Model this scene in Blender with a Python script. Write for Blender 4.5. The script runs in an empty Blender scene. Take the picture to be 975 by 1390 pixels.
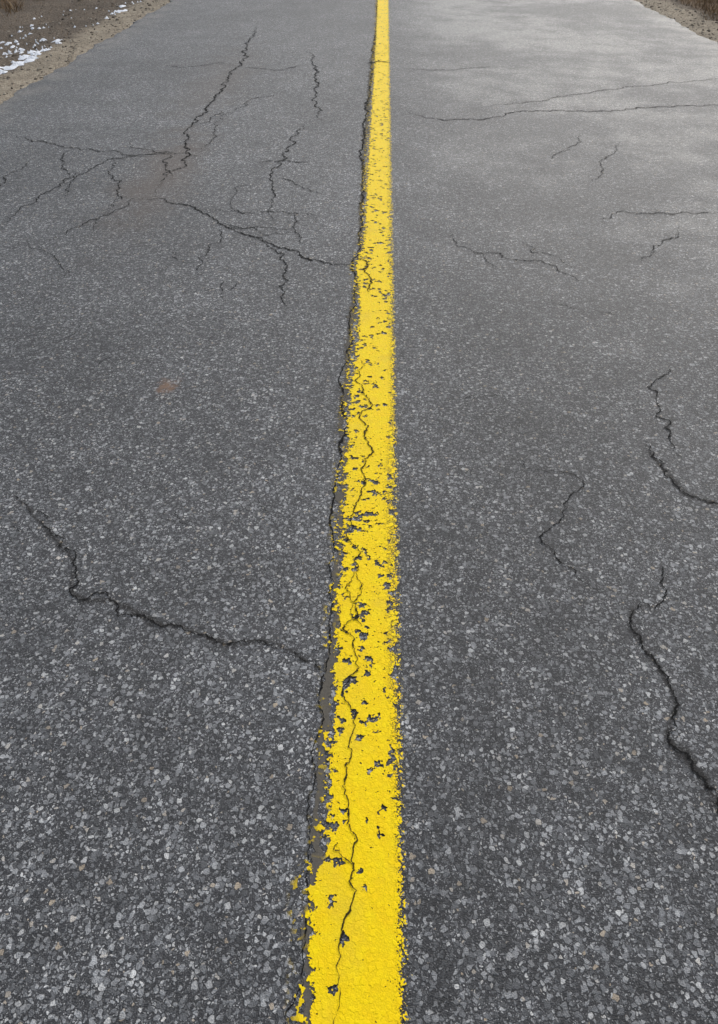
import bpy, math, random
import numpy as np
from mathutils import Vector, Matrix
random.seed(7); rng=np.random.default_rng(7)
S=bpy.context.scene
# ------------------------------------------------------------ camera survey
H=1.5; F=976.0; CX,CY=487.5,650.0; VX,VY=525.0,-175.0
P=math.atan((CY-VY)/F); YAW=math.atan((VX-CX)/F*math.cos(P))
Fw=Vector((-math.sin(YAW)*math.cos(P),math.cos(YAW)*math.cos(P),-math.sin(P)))
Rt=Vector((math.cos(YAW),math.sin(YAW),0)); Up=Rt.cross(Fw)
def G(px,py):
    d=Fw+Rt*((px-CX)/F)+Up*((CY-py)/F); t=H/(-d.z); return (d.x*t,d.y*t)
def mpp(py):
    return H/(math.cos(P)*(py-VY))
cam=bpy.data.cameras.new("camera"); co=bpy.data.objects.new("camera",cam); S.collection.objects.link(co)
co.matrix_world=Matrix.Translation((0,0,H))@Matrix((Rt,Up,-Fw)).transposed().to_4x4()
cam.sensor_fit='VERTICAL'; cam.sensor_height=24; cam.lens=24*F/1390; cam.shift_y=-45/1390
cam.clip_start=0.05; cam.clip_end=3000
S.camera=co
# ------------------------------------------------------------ node helpers
class NT:
    def __init__(s,name):
        s.m=bpy.data.materials.new(name); s.m.use_nodes=True; s.t=s.m.node_tree; s.n=s.t.nodes; s.n.clear()
        s.pos=s.n.new('ShaderNodeNewGeometry').outputs['Position']
    def L(s,a,b): s.t.links.new(a,b)
    def put(s,sock,v):
        if hasattr(v,'is_output'): s.L(v,sock)
        else: sock.default_value=v
    def M(s,op,a,b=0.0,c=0.0,clamp=False):
        n=s.n.new('ShaderNodeMath'); n.operation=op; n.use_clamp=clamp
        s.put(n.inputs[0],a); s.put(n.inputs[1],b); s.put(n.inputs[2],c); return n.outputs[0]
    def V(s,op,a,b):
        n=s.n.new('ShaderNodeVectorMath'); n.operation=op; s.put(n.inputs[0],a); s.put(n.inputs[1],b); return n.outputs[0]
    def noise(s,scale,detail=2,rough=.5,vec=None,col=False):
        n=s.n.new('ShaderNodeTexNoise'); n.noise_dimensions='2D'; s.put(n.inputs['Vector'],vec or s.pos)
        n.inputs['Scale'].default_value=scale; n.inputs['Detail'].default_value=detail; n.inputs['Roughness'].default_value=rough
        return n.outputs['Color' if col else 'Fac']
    def vor(s,scale,feat='F1',vec=None,rand=1.0):
        n=s.n.new('ShaderNodeTexVoronoi'); n.voronoi_dimensions='2D'; n.feature=feat; s.put(n.inputs['Vector'],vec or s.pos)
        n.inputs['Scale'].default_value=scale; n.inputs['Randomness'].default_value=rand; return n
    def sm(s,v,a,b,lo=0.0,hi=1.0):
        n=s.n.new('ShaderNodeMapRange'); n.interpolation_type='SMOOTHSTEP'
        s.put(n.inputs[0],v); s.put(n.inputs[1],a); s.put(n.inputs[2],b); s.put(n.inputs[3],lo); s.put(n.inputs[4],hi); return n.outputs[0]
    def mix(s,f,a,b,mode='MIX'):
        n=s.n.new('ShaderNodeMix'); n.data_type='RGBA'; n.blend_type=mode
        s.put(n.inputs[0],f)
        for i,v in ((6,a),(7,b)):
            if isinstance(v,tuple) and len(v)==3: v=v+(1,)
            s.put(n.inputs[i],v)
        return n.outputs[2]
    def sep(s,v):
        n=s.n.new('ShaderNodeSeparateXYZ'); s.L(v,n.inputs[0]); return n.outputs
    def ramp(s,f,stops):
        n=s.n.new('ShaderNodeValToRGB'); s.L(f,n.inputs[0]); e=n.color_ramp.elements
        while len(e)<len(stops): e.new(0.5)
        for i,(p,c) in enumerate(stops): e[i].position=p; e[i].color=tuple(c)+(1,)
        return n.outputs[0]
    def attr(s,name):
        n=s.n.new('ShaderNodeAttribute'); n.attribute_name=name; return n.outputs['Fac']
    def out(s,col,rough,height=None,bd=0.004,bs=1.0,alpha=None,spec=0.5):
        b=s.n.new('ShaderNodeBsdfPrincipled'); s.put(b.inputs['Base Color'],col if hasattr(col,'is_output') else tuple(col)+(1,)); s.put(b.inputs['Roughness'],rough)
        s.put(b.inputs['Specular IOR Level'],spec)
        if height is not None:
            k=s.n.new('ShaderNodeBump'); k.inputs['Distance'].default_value=bd; k.inputs['Strength'].default_value=bs
            s.L(height,k.inputs['Height']); s.L(k.outputs[0],b.inputs['Normal'])
        if alpha is not None: s.put(b.inputs['Alpha'],alpha)
        o=s.n.new('ShaderNodeOutputMaterial'); s.L(b.outputs[0],o.inputs[0]); return s.m
def aggregate(t,colour=True):
    """asphalt aggregate: returns colour, height"""
    w=t.V('SUBTRACT',t.noise(120,0,.5,col=True),(.5,.5,.5)); w=t.V('MULTIPLY',w,(.0065,.0065,0))
    p=t.V('ADD',t.pos,w)
    def layer(scale,off,exist,r0,r1,soft):
        q=t.V('ADD',p,(off,off*1.7,0)) if off else p
        n=t.vor(scale,'F1',q); c=t.sep(n.outputs['Color'])
        R=t.M('MULTIPLY_ADD',c[1],r1-r0,r0)
        m=t.sm(n.outputs['Distance'],R,t.M('SUBTRACT',R,soft))
        return t.M('MULTIPLY',m,t.M('GREATER_THAN',c[2],exist)),c[0]
    m1,r1=layer(80,0,.52,.26,.56,.06)
    m2,r2=layer(138,3.3,.38,.24,.54,.07)
    g=t.noise(380,1,.65)
    h=t.M('MAXIMUM',t.M('MULTIPLY',m2,t.M('MULTIPLY_ADD',r2,.4,.35)),t.M('MULTIPLY',m1,t.M('MULTIPLY_ADD',r1,.4,.55)))
    h=t.M('ADD',h,t.M('MULTIPLY',g,.5))
    if not colour: return None,h
    m3,r3=layer(280,7.1,.36,.25,.55,.12)
    st=[(0,(.055,.056,.058)),(.3,(.11,.112,.115)),(.55,(.185,.188,.191)),(.85,(.31,.311,.31)),(.95,(.47,.465,.45)),(1,(.31,.25,.18))]
    st3=[(0,(.05,.05,.052)),(.5,(.125,.125,.127)),(.8,(.22,.22,.22)),(1,(.38,.38,.37))]
    bind=t.mix(g,(.012,.012,.013),(.05,.05,.053))
    c=t.mix(m3,bind,t.ramp(r3,st3)); c=t.mix(m2,c,t.ramp(r2,st)); c=t.mix(m1,c,t.ramp(r1,st))
    c=t.mix(1.0,c,t.ramp(g,[(.28,(.72,.72,.72)),(.72,(1.24,1.24,1.24))]),'MULTIPLY')
    return c,h
# ------------------------------------------------------------ mesh helpers
def obj(name,verts,faces,mat,attrs=None,smooth=False,parent=None):
    me=bpy.data.meshes.new(name); me.from_pydata(verts,[],faces); me.update()
    if attrs:
        for k,v in attrs.items():
            a=me.attributes.new(k,'FLOAT','POINT'); a.data.foreach_set('value',np.array(v,dtype=np.float32))
    o=bpy.data.objects.new(name,me); S.collection.objects.link(o); me.materials.append(mat)
    if smooth: me.polygons.foreach_set('use_smooth',[True]*len(me.polygons))
    if parent: o.parent=parent
    return o
XL,XR=-3.24,3.82
# ------------------------------------------------------------ asphalt
t=NT("asphalt"); c,h=aggregate(t); X,Y,Z=t.sep(t.pos)
big=t.noise(.55,2,.6); mid=t.noise(3.2,3,.65); sml=t.noise(26,2,.6)
var=t.M('MULTIPLY',t.M('MULTIPLY_ADD',big,.8,.60),t.M('MULTIPLY',t.M('MULTIPLY_ADD',mid,.9,.55),t.M('MULTIPLY_ADD',sml,1.3,.35)))
vc=t.n.new('ShaderNodeCombineXYZ'); [t.L(var,vc.inputs[i]) for i in range(3)]
c=t.mix(1.0,c,vc.outputs[0],'MULTIPLY')
def spot(px,py,rx,ry,wob=.35,nn=None):
    gx,gy=G(px,py)
    dx=t.M('DIVIDE',t.M('SUBTRACT',X,gx),rx); dy=t.M('DIVIDE',t.M('SUBTRACT',Y,gy),ry)
    d=t.M('SQRT',t.M('ADD',t.M('MULTIPLY',dx,dx),t.M('MULTIPLY',dy,dy)))
    d=t.M('ADD',d,t.M('MULTIPLY',t.M('SUBTRACT',nn or mid,.5),wob*3))
    return t.sm(d,1.0,0.0)
c=t.mix(t.M('MULTIPLY',spot(228,524,.055,.075,.6,sml),.8),c,(.21,.105,.05))
c=t.mix(t.M('MULTIPLY',spot(225,235,.35,1.5),.5),c,(.12,.083,.057))
c=t.mix(t.M('MULTIPLY',spot(300,110,.45,2.4),.35),c,(.105,.08,.06))
ed=t.M('MAXIMUM',t.sm(X,XL+.45,XL),t.sm(X,XR-.6,XR))
ed=t.M('MULTIPLY',ed,t.sm(mid,.3,.7)); c=t.mix(t.M('MULTIPLY',ed,.5),c,(.21,.19,.16))
wet=t.M('MULTIPLY',t.sm(X,-.1,1.0),t.sm(Y,1.0,3.6)); wet=t.M('MULTIPLY',wet,t.sm(t.M('ADD',big,t.M('MULTIPLY',mid,.6)),.62,.95,.3,1))
rough=t.M('MULTIPLY_ADD',wet,-.20,.6)
t.out(c,rough,h,.0042,1.0,spec=.5); MA=t.m
ys=np.concatenate([np.arange(-20,0,.5),np.arange(0,16,.05),np.arange(16,60,.5),np.geomspace(60,900,30)])
def wob(y,s): return .02*math.sin(y*3.1+s)+.014*math.sin(y*8.3+s*2)+.012*math.sin(y*19+s*3)+random.uniform(-.012,.012)
v=[];f=[];xs=[XL,XL+.05,-1.6,0,1.9,XR-.05,XR]
for i,y in enumerate(ys):
    a=wob(y,1); b=wob(y,4)
    v.append((XL+a-.03,y,-.06))
    for j,x in enumerate(xs):
        v.append((x+(a if j<2 else b if j>4 else 0),y,0 if 0<j<6 else -.008))
    v.append((XR+b+.03,y,-.06))
n=len(xs)+2
for i in range(len(ys)-1):
    for j in range(n-1): f.append((i*n+j,i*n+j+1,(i+1)*n+j+1,(i+1)*n+j))
obj("asphalt_road",[tuple(map(float,q)) for q in v],f,MA)
# ------------------------------------------------------------ ground
t=NT("verge_ground"); X,Y,Z=t.sep(t.pos)
n1=t.noise(6,4,.65); n2=t.noise(35,3,.7); n3=t.noise(1.3,3,.6)
grit=t.vor(55); gr=t.sep(grit.outputs['Color'])[0]
sand=t.mix(gr,(.22,.18,.13),(.50,.425,.32)); sand=t.mix(t.M('MULTIPLY',t.sm(n2,.4,.7),.5),sand,(.18,.145,.10))
dirt=t.mix(t.sm(n2,.35,.65),(.04,.031,.023),(.18,.138,.10)); dirt=t.mix(t.M('MULTIPLY',gr,.35),dirt,(.28,.235,.18))
grass=t.mix(t.sm(n2,.3,.7),(.055,.034,.018),(.22,.14,.075))
xa=t.M('ADD',X,t.M('MULTIPLY',t.M('SUBTRACT',n1,.5),.5))
fl=t.sm(xa,XL-.40,XL-.66); fr=t.sm(xa,XR+.5,XR+.75)
c=t.mix(t.M('MAXIMUM',fl,fr),sand,dirt)
c=t.mix(t.M('MAXIMUM',t.sm(xa,-5.6,-6.3),t.sm(xa,XR+.7,XR+1.0)),c,grass)
c=t.mix(1.0,c,t.ramp(n3,[(.3,(.8,.8,.8)),(.7,(1.15,1.15,1.15))]),'MULTIPLY')
hh=t.M('ADD',n2,t.M('MULTIPLY',grit.outputs['Distance'],-.6))
t.out(c,.95,hh,.03,.7,spec=.2); MG=t.m
from mathutils import noise as mn
def gh(x,y):
    d=max(XL-x,x-XR)
    if d<0: return -.05
    b=min(d/1.2,1); fall=-.012-.05*min(d,1.5)
    return fall+ b*.05*mn.noise(Vector((x*2,y*2,0)))+b*.02*mn.noise(Vector((x*7,y*7,3)))
gx=np.concatenate([-np.geomspace(1500,16,14),np.arange(-15,XL,.1),[XL+.1,0,XR-.1],np.arange(XR,14,.1),np.geomspace(15,1500,14)])
gy=np.concatenate([[-1500,-300,-60],np.arange(-20,3,1.),np.arange(3,26,.12),np.geomspace(27,1500,26)])
v=[(float(x),float(y),gh(x,y)) for y in gy for x in gx]; nx=len(gx)
f=[(i*nx+j,i*nx+j+1,(i+1)*nx+j+1,(i+1)*nx+j) for i in range(len(gy)-1) for j in range(nx-1)]
obj("ground",v,f,MG,smooth=True)
# ------------------------------------------------------------ loose gravel on the verges
t=NT("loose_stone"); r=t.attr("rnd"); t.out(t.ramp(r,[(0,(.08,.062,.045)),(.5,(.22,.18,.135)),(1,(.44,.38,.30))]),.9,t.noise(80,2),.004,spec=.3); MS=t.m
import bmesh
bm=bmesh.new(); bmesh.ops.create_icosphere(bm,subdivisions=1,radius=1); bv=np.array([q.co[:] for q in bm.verts]); bf=[[q.index for q in ff.verts] for ff in bm.faces]; bm.free()
V=[];Fc=[];A=[]
def rock(x,y,r,c):
    k=len(V); s=np.array([r*random.uniform(.7,1.3),r*random.uniform(.7,1.3),r*random.uniform(.4,.8)])
    p=bv*(1+rng.uniform(-.25,.25,(len(bv),1)))*s; a=random.uniform(0,6.3); ca,sa=math.cos(a),math.sin(a)
    z=gh(x,y)+r*.2
    for q in p: V.append((x+q[0]*ca-q[1]*sa,y+q[0]*sa+q[1]*ca,z+q[2]))
    Fc.extend([[i+k for i in ff] for ff in bf]); A.extend([c]*len(bv))
for i in range(6500):
    y=random.uniform(3.5,20)
    if random.random()<.6: x=XL-.02-abs(random.gauss(0,1.3))
    else: x=XR+.02+abs(random.gauss(0,.6))
    rock(x,y,min(.024,random.lognormvariate(math.log(.0075),.5)),random.random())
obj("loose_gravel",V,Fc,MS,{"rnd":A})
# ------------------------------------------------------------ dry grass
t=NT("dry_grass"); r=t.attr("rnd"); t.out(t.ramp(r,[(0,(.06,.034,.018)),(.5,(.19,.115,.058)),(1,(.42,.30,.17))]),.85,spec=.2); MD=t.m
V=[];Fc=[];A=[]
def blade(x,y,hgt,w,c,lean):
    k=len(V); a=random.uniform(0,6.3); ca,sa=math.cos(a)*w,math.sin(a)*w; la=random.uniform(0,6.3); lx,ly=math.cos(la)*lean,math.sin(la)*lean
    z=gh(x,y)-.01
    for s,ww,hz in((0,1,0),(.4,.8,.6),(1,.15,1)):
        V.append((x+lx*s-ca*ww,y+ly*s-sa*ww,z+hgt*hz)); V.append((x+lx*s+ca*ww,y+ly*s+sa*ww,z+hgt*hz))
    Fc.extend([(k,k+1,k+3,k+2),(k+2,k+3,k+5,k+4)]); A.extend([c]*6)
for i in range(20000):
    y=random.uniform(5,24)
    if random.random()<.5: x=-5.35-abs(random.gauss(0,1.2))+.4*mn.noise(Vector((0,y*.8,2)))
    else: x=XR+.72+abs(random.gauss(0,1.0))+.3*mn.noise(Vector((0,y*.9,7)))
    if mn.noise(Vector((x*1.5,y*1.5,5)))<-.2: continue
    hg=random.uniform(.04,.2); blade(x,y,hg,random.uniform(.002,.005),random.random(),hg*random.uniform(.4,1.6))
for i in range(3500):
    y=random.uniform(5,20); x=random.uniform(-6.5,XL-.5); hg=random.uniform(.01,.035); blade(x,y,hg,.003,random.random(),random.uniform(.03,.09))
obj("dry_grass",V,Fc,MD,{"rnd":A})
# ------------------------------------------------------------ snow remnants
t=NT("snow"); t.out((.80,.82,.85),.6,t.noise(60,3),.006); MW=t.m
V=[];Fc=[]
def blob(x,y,r):
    k=len(V); z=gh(x,y); n=16; V.append((x,y,z+.020+r*.08)); ph=[random.uniform(.35,1.35) for _ in range(n)]
    for q in range(n):
        a=q/n*6.283; xx=x+math.cos(a)*r*ph[q]*.95; yy=y+math.sin(a)*r*ph[q]*1.4; V.append((xx,yy,gh(xx,yy)+.002))
    Fc.extend([(k,k+1+q,k+1+(q+1)%n) for q in range(n)])
def streak(a,b,n,sp,r):
    for i in range(n):
        s=random.random(); px=a[0]+(b[0]-a[0])*s+random.gauss(0,sp*1.4); py=a[1]+(b[1]-a[1])*s+random.gauss(0,sp*.5); x,y=G(px,py)
        if x<XL-.5: blob(x,y,(.2+.9*random.random()**2)*r)
streak((0,92),(60,68),60,6,.06); streak((40,78),(104,50),80,6,.07); streak((0,66),(60,50),44,8,.04); streak((155,16),(212,-6),44,6,.06); streak((100,50),(165,14),26,5,.03); streak((0,45),(110,3),30,10,.03)
obj("snow_patch",V,Fc,MW,smooth=True)
# ------------------------------------------------------------ yellow line
Lp=[(1500,418),(1420,424),(1340,424),(1300,426),(1285,417),(1268,430),(1240,421),(1200,423),(1180,430),(1165,445),(1130,448),(1080,449),(1000,453),(930,456),(860,459),(800,462),(740,465),(700,468),(650,469),(600,472),(560,474),(520,478),(480,486),(430,489),(395,489),(365,484),(350,487),(330,495),(300,497),(250,499),(200,502),(150,505),(100,508),(50,511),(0,513)]
yy=np.array([G(x,y)[1] for y,x in Lp]); xx=np.array([G(x,y)[0] for y,x in Lp])
Rp=[(1500,552),(1300,549),(1000,544),(700,538),(500,534),(300,531),(100,529),(0,528)]
rx=np.array([G(x,y)[0] for y,x in Rp]); RXm=float(np.mean(rx))
t=NT("yellow_paint"); c0,h=aggregate(t,False)
dl=t.attr("dl"); dr=t.attr("dr"); wear=t.attr("wear")
nA=t.noise(38,3,.65); nB=t.noise(260,1,.6); nC=t.noise(14,1,.6)
L1=t.M('ADD',dl,t.M('MULTIPLY',t.M('SUBTRACT',nA,.5),.065)); L1=t.M('ADD',L1,t.M('MULTIPLY',t.M('SUBTRACT',nB,.5),.014))
R1=t.M('ADD',dr,t.M('MULTIPLY',t.M('SUBTRACT',nB,.5),.032)); R1=t.M('ADD',R1,t.M('MULTIPLY',t.M('SUBTRACT',h,.7),.014)); R1=t.M('ADD',R1,t.M('MULTIPLY',t.M('SUBTRACT',nA,.5),.010))
mask=t.M('MULTIPLY',t.sm(L1,-.0006,.0006),t.sm(R1,-.001,.001))
fk=t.M('MULTIPLY',t.sm(t.noise(75,2,.5,vec=t.V('ADD',t.pos,(4,4,0))),.57,.585),t.M('MULTIPLY',t.sm(dl,-.05,-.015),t.sm(nC,.38,.52)))
mask=t.M('MAXIMUM',mask,t.M('MULTIPLY',fk,t.M('LESS_THAN',dl,.01)))
wv=t.V('ADD',t.pos,t.V('MULTIPLY',t.V('SUBTRACT',t.noise(90,1,.6,col=True),(.5,.5,.5)),(.026,.026,0)))
ch=t.sep(t.vor(70,'F1',wv).outputs['Color'])[0]
pr=t.M('MULTIPLY',wear,t.sm(t.noise(9,2,.6),.38,.66,.06,1))
chip=t.M('LESS_THAN',ch,t.M('MULTIPLY',pr,.32))
ns=t.noise(110,3,.6,vec=t.V('ADD',t.V('MULTIPLY',t.pos,(.75,1,1)),(9,2,0)))
hole=t.sm(ns,t.M('MULTIPLY_ADD',wear,-.08,.745),t.M('MULTIPLY_ADD',wear,-.08,.755))
pit=t.M('MULTIPLY',t.sm(h,.30,.22),t.sm(t.M('SUBTRACT',dr,t.M('MULTIPLY',wear,.03)),.015,-.015))
rem=t.M('MAXIMUM',t.M('MAXIMUM',chip,hole),t.M('MULTIPLY',pit,.9))
mask=t.M('MULTIPLY',mask,t.M('SUBTRACT',1.0,rem))
c=t.mix(t.noise(25,2,.6),(.97,.62,.0),(1.0,.76,.0))
c=t.mix(t.M('MULTIPLY',t.sm(h,.38,.15),.25),c,(.45,.29,.0))
c=t.mix(t.M('MULTIPLY',t.sm(t.noise(5,3,.7),.5,.8),.2),c,(.5,.38,.08))
t.out(c,.6,t.M('ADD',h,t.M('MULTIPLY',nB,.3)),.0022,.6,alpha=mask,spec=.18); MY=t.m
ys=np.concatenate([np.arange(.2,6,.01),np.arange(6,16,.05),np.arange(16,60,.5),np.geomspace(60,600,20)])
V=[];Fc=[];DL=[];DR=[];WR=[]
wy=np.array([G(500,q)[1] for q in (1390,1200,1100,1000,900,860,700,640,560,480,350,200,50,0)]); wz=np.array([.1,.15,.4,.6,.8,.85,1.,1.,.6,.5,.75,.6,.4,.3])
for i,y in enumerate(ys):
    l=float(np.interp(y,yy,xx)); r=RXm
    w=float(np.interp(y,wy,wz))
    for x in (l-.06,l-.0,r,r+.04):
        V.append((x,float(y),.003)); DL.append(x-l); DR.append(r-x); WR.append(w)
for i in range(len(ys)-1):
    for j in range(3): Fc.append((i*4+j,i*4+j+1,(i+1)*4+j+1,(i+1)*4+j))
obj("yellow_road_line",V,Fc,MY,{"dl":DL,"dr":DR,"wear":WR})
# ------------------------------------------------------------ cracks
def jag(pts,amp,seg):
    pts=[Vector(p) for p in pts]
    while True:
        L=max((b-a).length for a,b in zip(pts[:-1],pts[1:]))
        if L<seg or len(pts)>1200: break
        out=[pts[0]]
        for a,b in zip(pts[:-1],pts[1:]):
            d=b-a
            if d.length>=seg:
                n=Vector((-d.y,d.x)); o=max(-.3,min(.3,random.gauss(0,amp)))*min(d.length,.12)/d.length
                out.append(a+d*random.uniform(.4,.6)+n*o)
            out.append(b)
        pts=out
    return pts
class Ribbons:
    def __init__(s): s.V=[];s.F=[];s.D=[];s.S=[];s.k=0
    def add(s,px,w0,w1,z,strength=1.0,amp=.16,taper=True,seg=.008):
        pm=min(p[1] for p in px); g=jag([G(*p) for p in px],amp,max(seg,mpp(pm)*2.0)); rows=len(g)
        base=len(s.V)
        m0,m1=mpp(px[0][1]),mpp(px[-1][1])
        for i,q in enumerate(g):
            a=g[max(0,i-2)]; b=g[min(rows-1,i+2)]; d=(b-a).normalized(); nrm=Vector((-d.y,d.x))
            fs=1.0+1.6*abs(d.x)*min(1,max(0,(420-pm)/300))
            u=i/(rows-1); w=fs*(w0*m0*(1-u)+w1*m1*u)*(.35+1.6*abs(mn.noise(Vector((i*.31,s.k*9.1,0))))+.7*abs(mn.noise(Vector((i*.05,s.k*9.1,4)))))
            tp=min(1,u*5,(1-u)*5) if taper else 1
            w*=.45+.55*tp
            for e in (-1,1):
                p=q+nrm*(e*w*1.5); s.V.append((p.x,p.y,z)); s.D.append(e*1.5); s.S.append(strength*(.35+.65*tp))
        for i in range(rows-1): k=base+i*2; s.F.append((k,k+1,k+3,k+2))
        s.k+=1
def crackmat(name,col,soft,na,ns,fade=.5):
    t=NT(name); d=t.M('ABSOLUTE',t.attr("d")); st=t.attr("st")
    n=t.M('SUBTRACT',t.noise(ns,2,.65),.5); br=t.noise(55,3,.6)
    e=t.M('ADD',d,t.M('MULTIPLY',n,na))
    a=t.sm(e,.62,.38) if soft<=0 else t.sm(e,soft,.0)
    a=t.M('MULTIPLY',a,t.sm(br,t.M('MULTIPLY_ADD',st,-.5,.55),t.M('MULTIPLY_ADD',st,-.5,.69)))
    a=t.M('MULTIPLY',a,t.sm(d,1.5,1.2)); a=t.M('MULTIPLY',a,fade)
    t.out(t.mix(t.noise(300,1),tuple(.6*q for q in col),tuple(1.5*q for q in col)),.9,None,alpha=a,spec=.1); return t.m
MC=crackmat("crack_dark",(.012,.0115,.011),0,.9,220,.92)
MH=crackmat("crack_halo",(.035,.031,.027),1.4,1.2,60,.4)
cracks=[
 ([(20,672),(35,685),(60,715),(85,745),(101,768),(95,800),(110,815),(150,815),(190,835),(215,848),(245,850),(275,862),(310,875),(350,870),(385,878),(410,895),(440,912)],2.0,3.6,.88),
 ([(385,878),(400,886),(430,884),(446,880)],1.6,1.6,.5),
 ([(0,312),(50,272),(95,242),(150,216),(240,209)],1.7,1.7,.50),
 ([(95,242),(85,215),(100,201)],1.4,1.4,.42),
 ([(150,216),(165,245),(150,290)],1.4,1.4,.40),
 ([(0,185),(60,192),(100,201),(180,211),(243,209),(290,214)],1.1,1.1,.47),
 ([(490,362),(440,358),(410,350),(370,332),(330,318),(300,305),(265,283),(230,275),(205,270)],1.9,1.8,.84),
 ([(205,272),(215,255),(240,230),(250,200),(262,170),(285,140),(310,110),(325,90),(335,60),(350,35)],2.3,1.6,.60),
 ([(240,209),(228,222),(232,240)],1.8,1.6,.55),
 ([(262,170),(285,165),(300,150)],1.4,1.3,.45),
 ([(325,90),(300,85),(240,92),(215,88)],1.0,1.0,.46),
 ([(325,90),(375,96),(425,88)],1.0,1.0,.46),
 ([(205,272),(180,270),(150,290),(120,300),(60,330)],1.5,1.5,.46),
 ([(265,283),(290,285),(330,290),(372,288),(405,290),(440,300)],1.2,1.2,.42),
 ([(385,425),(380,390),(388,365),(375,340),(345,325)],1.8,1.6,.62),
 ([(437,168),(430,140),(428,110),(425,88),(415,70)],1.7,1.4,.58),
 ([(415,170),(400,185),(385,218),(370,235),(375,265),(372,300)],1.7,1.6,.54),
 ([(345,220),(385,218),(420,225)],1.2,1.2,.42),
 ([(400,288),(403,300),(400,312),(412,332)],1.7,1.6,.54),
 ([(300,305),(295,330),(270,350),(262,380)],1.5,1.5,.42),
 ([(553,153),(600,163),(650,163),(700,152),(760,150),(800,152),(850,148),(900,145),(975,143),(1010,142)],1.2,1.4,.9),
 ([(640,150),(700,140),(780,128),(845,120),(900,114),(975,107),(1010,104)],.8,1.0,.56),
 ([(860,292),(920,290),(975,290),(1010,288)],1.4,1.4,.55),
 ([(640,345),(680,345),(720,355),(760,370),(792,386)],1.6,1.6,.55),
 ([(545,92),(600,95),(680,90)],.9,.9,.5),
 ([(907,500),(888,540),(890,565),(908,590),(915,606),(930,620)],2.1,2.4,.75),
 ([(873,598),(885,620),(905,640),(930,670),(950,678),(975,685),(1010,690)],2.2,2.6,.88),
 ([(700,620),(740,640),(780,645),(790,662),(770,690),(748,715),(740,740),(765,765),(790,790),(812,806)],1.8,2.4,.72),
 ([(902,765),(905,800),(892,822),(860,832)],2.4,2.4,.65),
 ([(870,822),(858,832),(856,850),(870,870),(890,900),(910,935),(918,960),(905,1000)],2.8,4.4,1),
 ([(908,995),(905,1003),(925,1022),(940,1035),(958,1060),(972,1092),(990,1120),(1020,1150)],4.8,5.6,1),
 ([(60,715),(30,722),(0,715)],1.6,1.6,.4),
]
for _ in range(34):
    px=random.uniform(10,960); py=random.choice([random.uniform(90,420),random.uniform(90,420),random.uniform(420,700)])
    if 430<px<590: continue
    a=random.uniform(0,6.28); L=random.uniform(30,80); pts=[(px,py)]
    for q in range(3):
        a+=random.gauss(0,.5); px+=math.cos(a)*L*.5; py+=math.sin(a)*L*.3
        if py<20: break
        pts.append((px,py))
    if len(pts)>2 and not any(440<p[0]<560 for p in pts): cracks.append((pts,1.2,1.2,random.uniform(.34,.46)))
core=Ribbons(); halo=Ribbons()
for px,w0,w1,s in cracks:
    core.add(px,w0*.85,w1*.85,.0028,s)
    if s>=.85 and px[0][1]>200: halo.add(px,w0*2.2,w1*2.2,.0014,s*.8,amp=.03,seg=.03)
obj("road_crack",core.V,core.F,MC,{"d":core.D,"st":core.S})
obj("crack_margin",halo.V,halo.F,MH,{"d":halo.D,"st":halo.S})  # wider, faint darker band along the strongest cracks
pc=Ribbons()
pc.add([(492,488),(489,510),(498,540),(495,575),(499,600),(495,625),(487,680),(492,750),(489,800),(491,850)],2.,2.4,.0056,.95,amp=.14)
pc.add([(486,770),(484,830),(480,880),(474,925),(476,960),(477,1000),(469,1040),(468,1080),(477,1130),(480,1180),(484,1210),(470,1245),(463,1300),(458,1400)],2.2,3.0,.0056,1,amp=.14)
pc.add([(455,1140),(465,1165),(479,1178)],2.,2.2,.0056,.8)
pc.add([(484,350),(500,362),(505,380),(500,400)],2,2,.0056,.7)
pc.add([(500,86),(515,83),(530,86)],1.4,1.4,.0056,.9)
obj("paint_crack",pc.V,pc.F,MC,{"d":pc.D,"st":pc.S})
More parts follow.
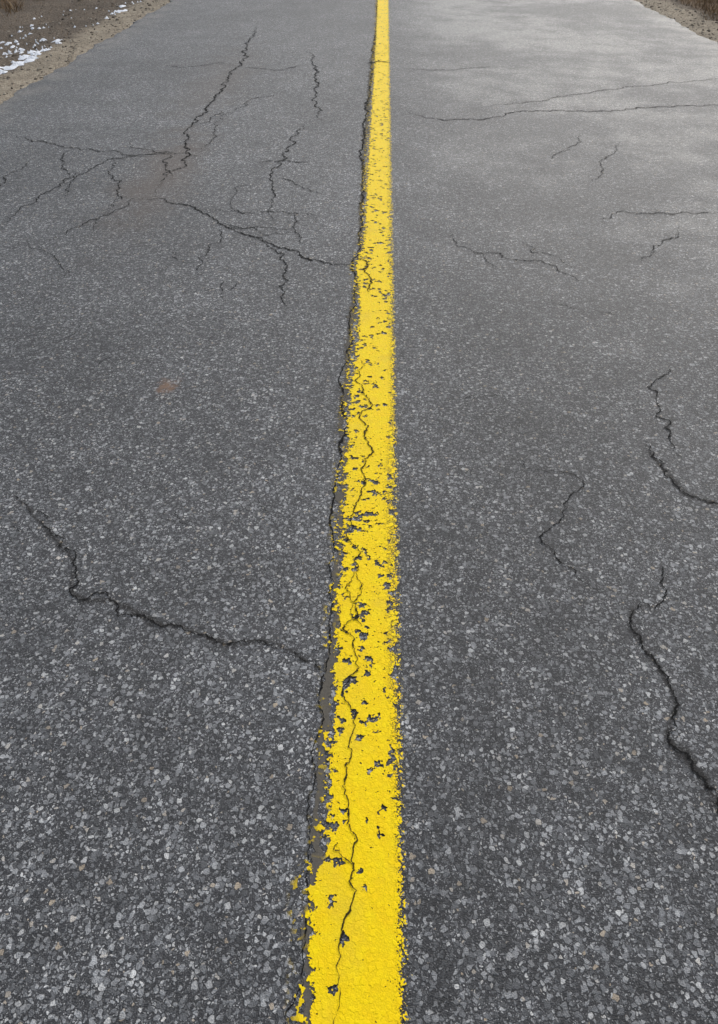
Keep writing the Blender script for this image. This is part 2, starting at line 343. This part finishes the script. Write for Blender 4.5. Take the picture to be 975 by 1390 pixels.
# longitudinal joint beside the paint
sp=[(405,1420),(411,1300),(418,1200),(420,1120),(431,1000),(437,920),(447,850),(454,750),(462,600),(470,480),(480,400),(487,330),(492,230),(497,150),(503,90),(508,50),(512,0)]
t=NT("joint_filler"); d=t.M('ABSOLUTE',t.attr("d")); st=t.attr("st")
e=t.M('ADD',d,t.M('MULTIPLY',t.M('SUBTRACT',t.noise(45,4,.65),.5),1.9))
a=t.M('MULTIPLY',t.sm(e,.75,.6),t.sm(d,1.5,1.2)); a=t.M('MULTIPLY',a,t.M('MULTIPLY',.85,st))
t.out(t.mix(t.noise(160,3,.7),(.085,.075,.060),(.18,.163,.135)),.9,t.noise(300,2),.001,alpha=a,spec=.2)
js=Ribbons(); js.add([(x+8,y) for x,y in sp[:9]],13,7,.0014,1,amp=.04,taper=False,seg=.03); js.add([(x+2,y) for x,y in sp[8:]],7,4,.0014,.85,amp=.04,taper=False,seg=.03)
obj("joint_filler",js.V,js.F,t.m,{"d":js.D,"st":js.S})
jc=Ribbons(); jc.add(sp[:8],2.0,2.2,.0026,.5,amp=.08,taper=False); jc.add([(x+1,y) for x,y in sp[7:]],2.2,2.4,.0026,.68,amp=.08,taper=False)
obj("joint_crack",jc.V,jc.F,MC,{"d":jc.D,"st":jc.S})
# ------------------------------------------------------------ light
EL,AZ=math.radians(42),math.radians(24)
W=bpy.data.worlds.new("World"); S.world=W; W.use_nodes=True; n=W.node_tree.nodes; l=W.node_tree.links; n.clear()
sky=n.new('ShaderNodeTexSky'); sky.sky_type='NISHITA'; sky.sun_disc=False; sky.sun_elevation=EL; sky.sun_rotation=AZ; sky.dust_density=2.5; sky.air_density=1.2
hs=n.new('ShaderNodeHueSaturation'); hs.inputs['Saturation'].default_value=.6
bg=n.new('ShaderNodeBackground'); bg.inputs[1].default_value=.15; o=n.new('ShaderNodeOutputWorld')
l.new(sky.outputs[0],hs.inputs['Color']); l.new(hs.outputs[0],bg.inputs[0]); l.new(bg.outputs[0],o.inputs[0])
sd=bpy.data.lights.new("sun",'SUN'); sd.energy=1.4; sd.angle=math.radians(35); sd.color=(1,.98,.95)
so=bpy.data.objects.new("sun",sd); S.collection.objects.link(so)
dv=Vector((math.sin(AZ)*math.cos(EL),math.cos(AZ)*math.cos(EL),math.sin(EL))); so.rotation_euler=dv.to_track_quat('Z','Y').to_euler()
S.view_settings.view_transform='Standard'; S.view_settings.look='None'; S.view_settings.exposure=0
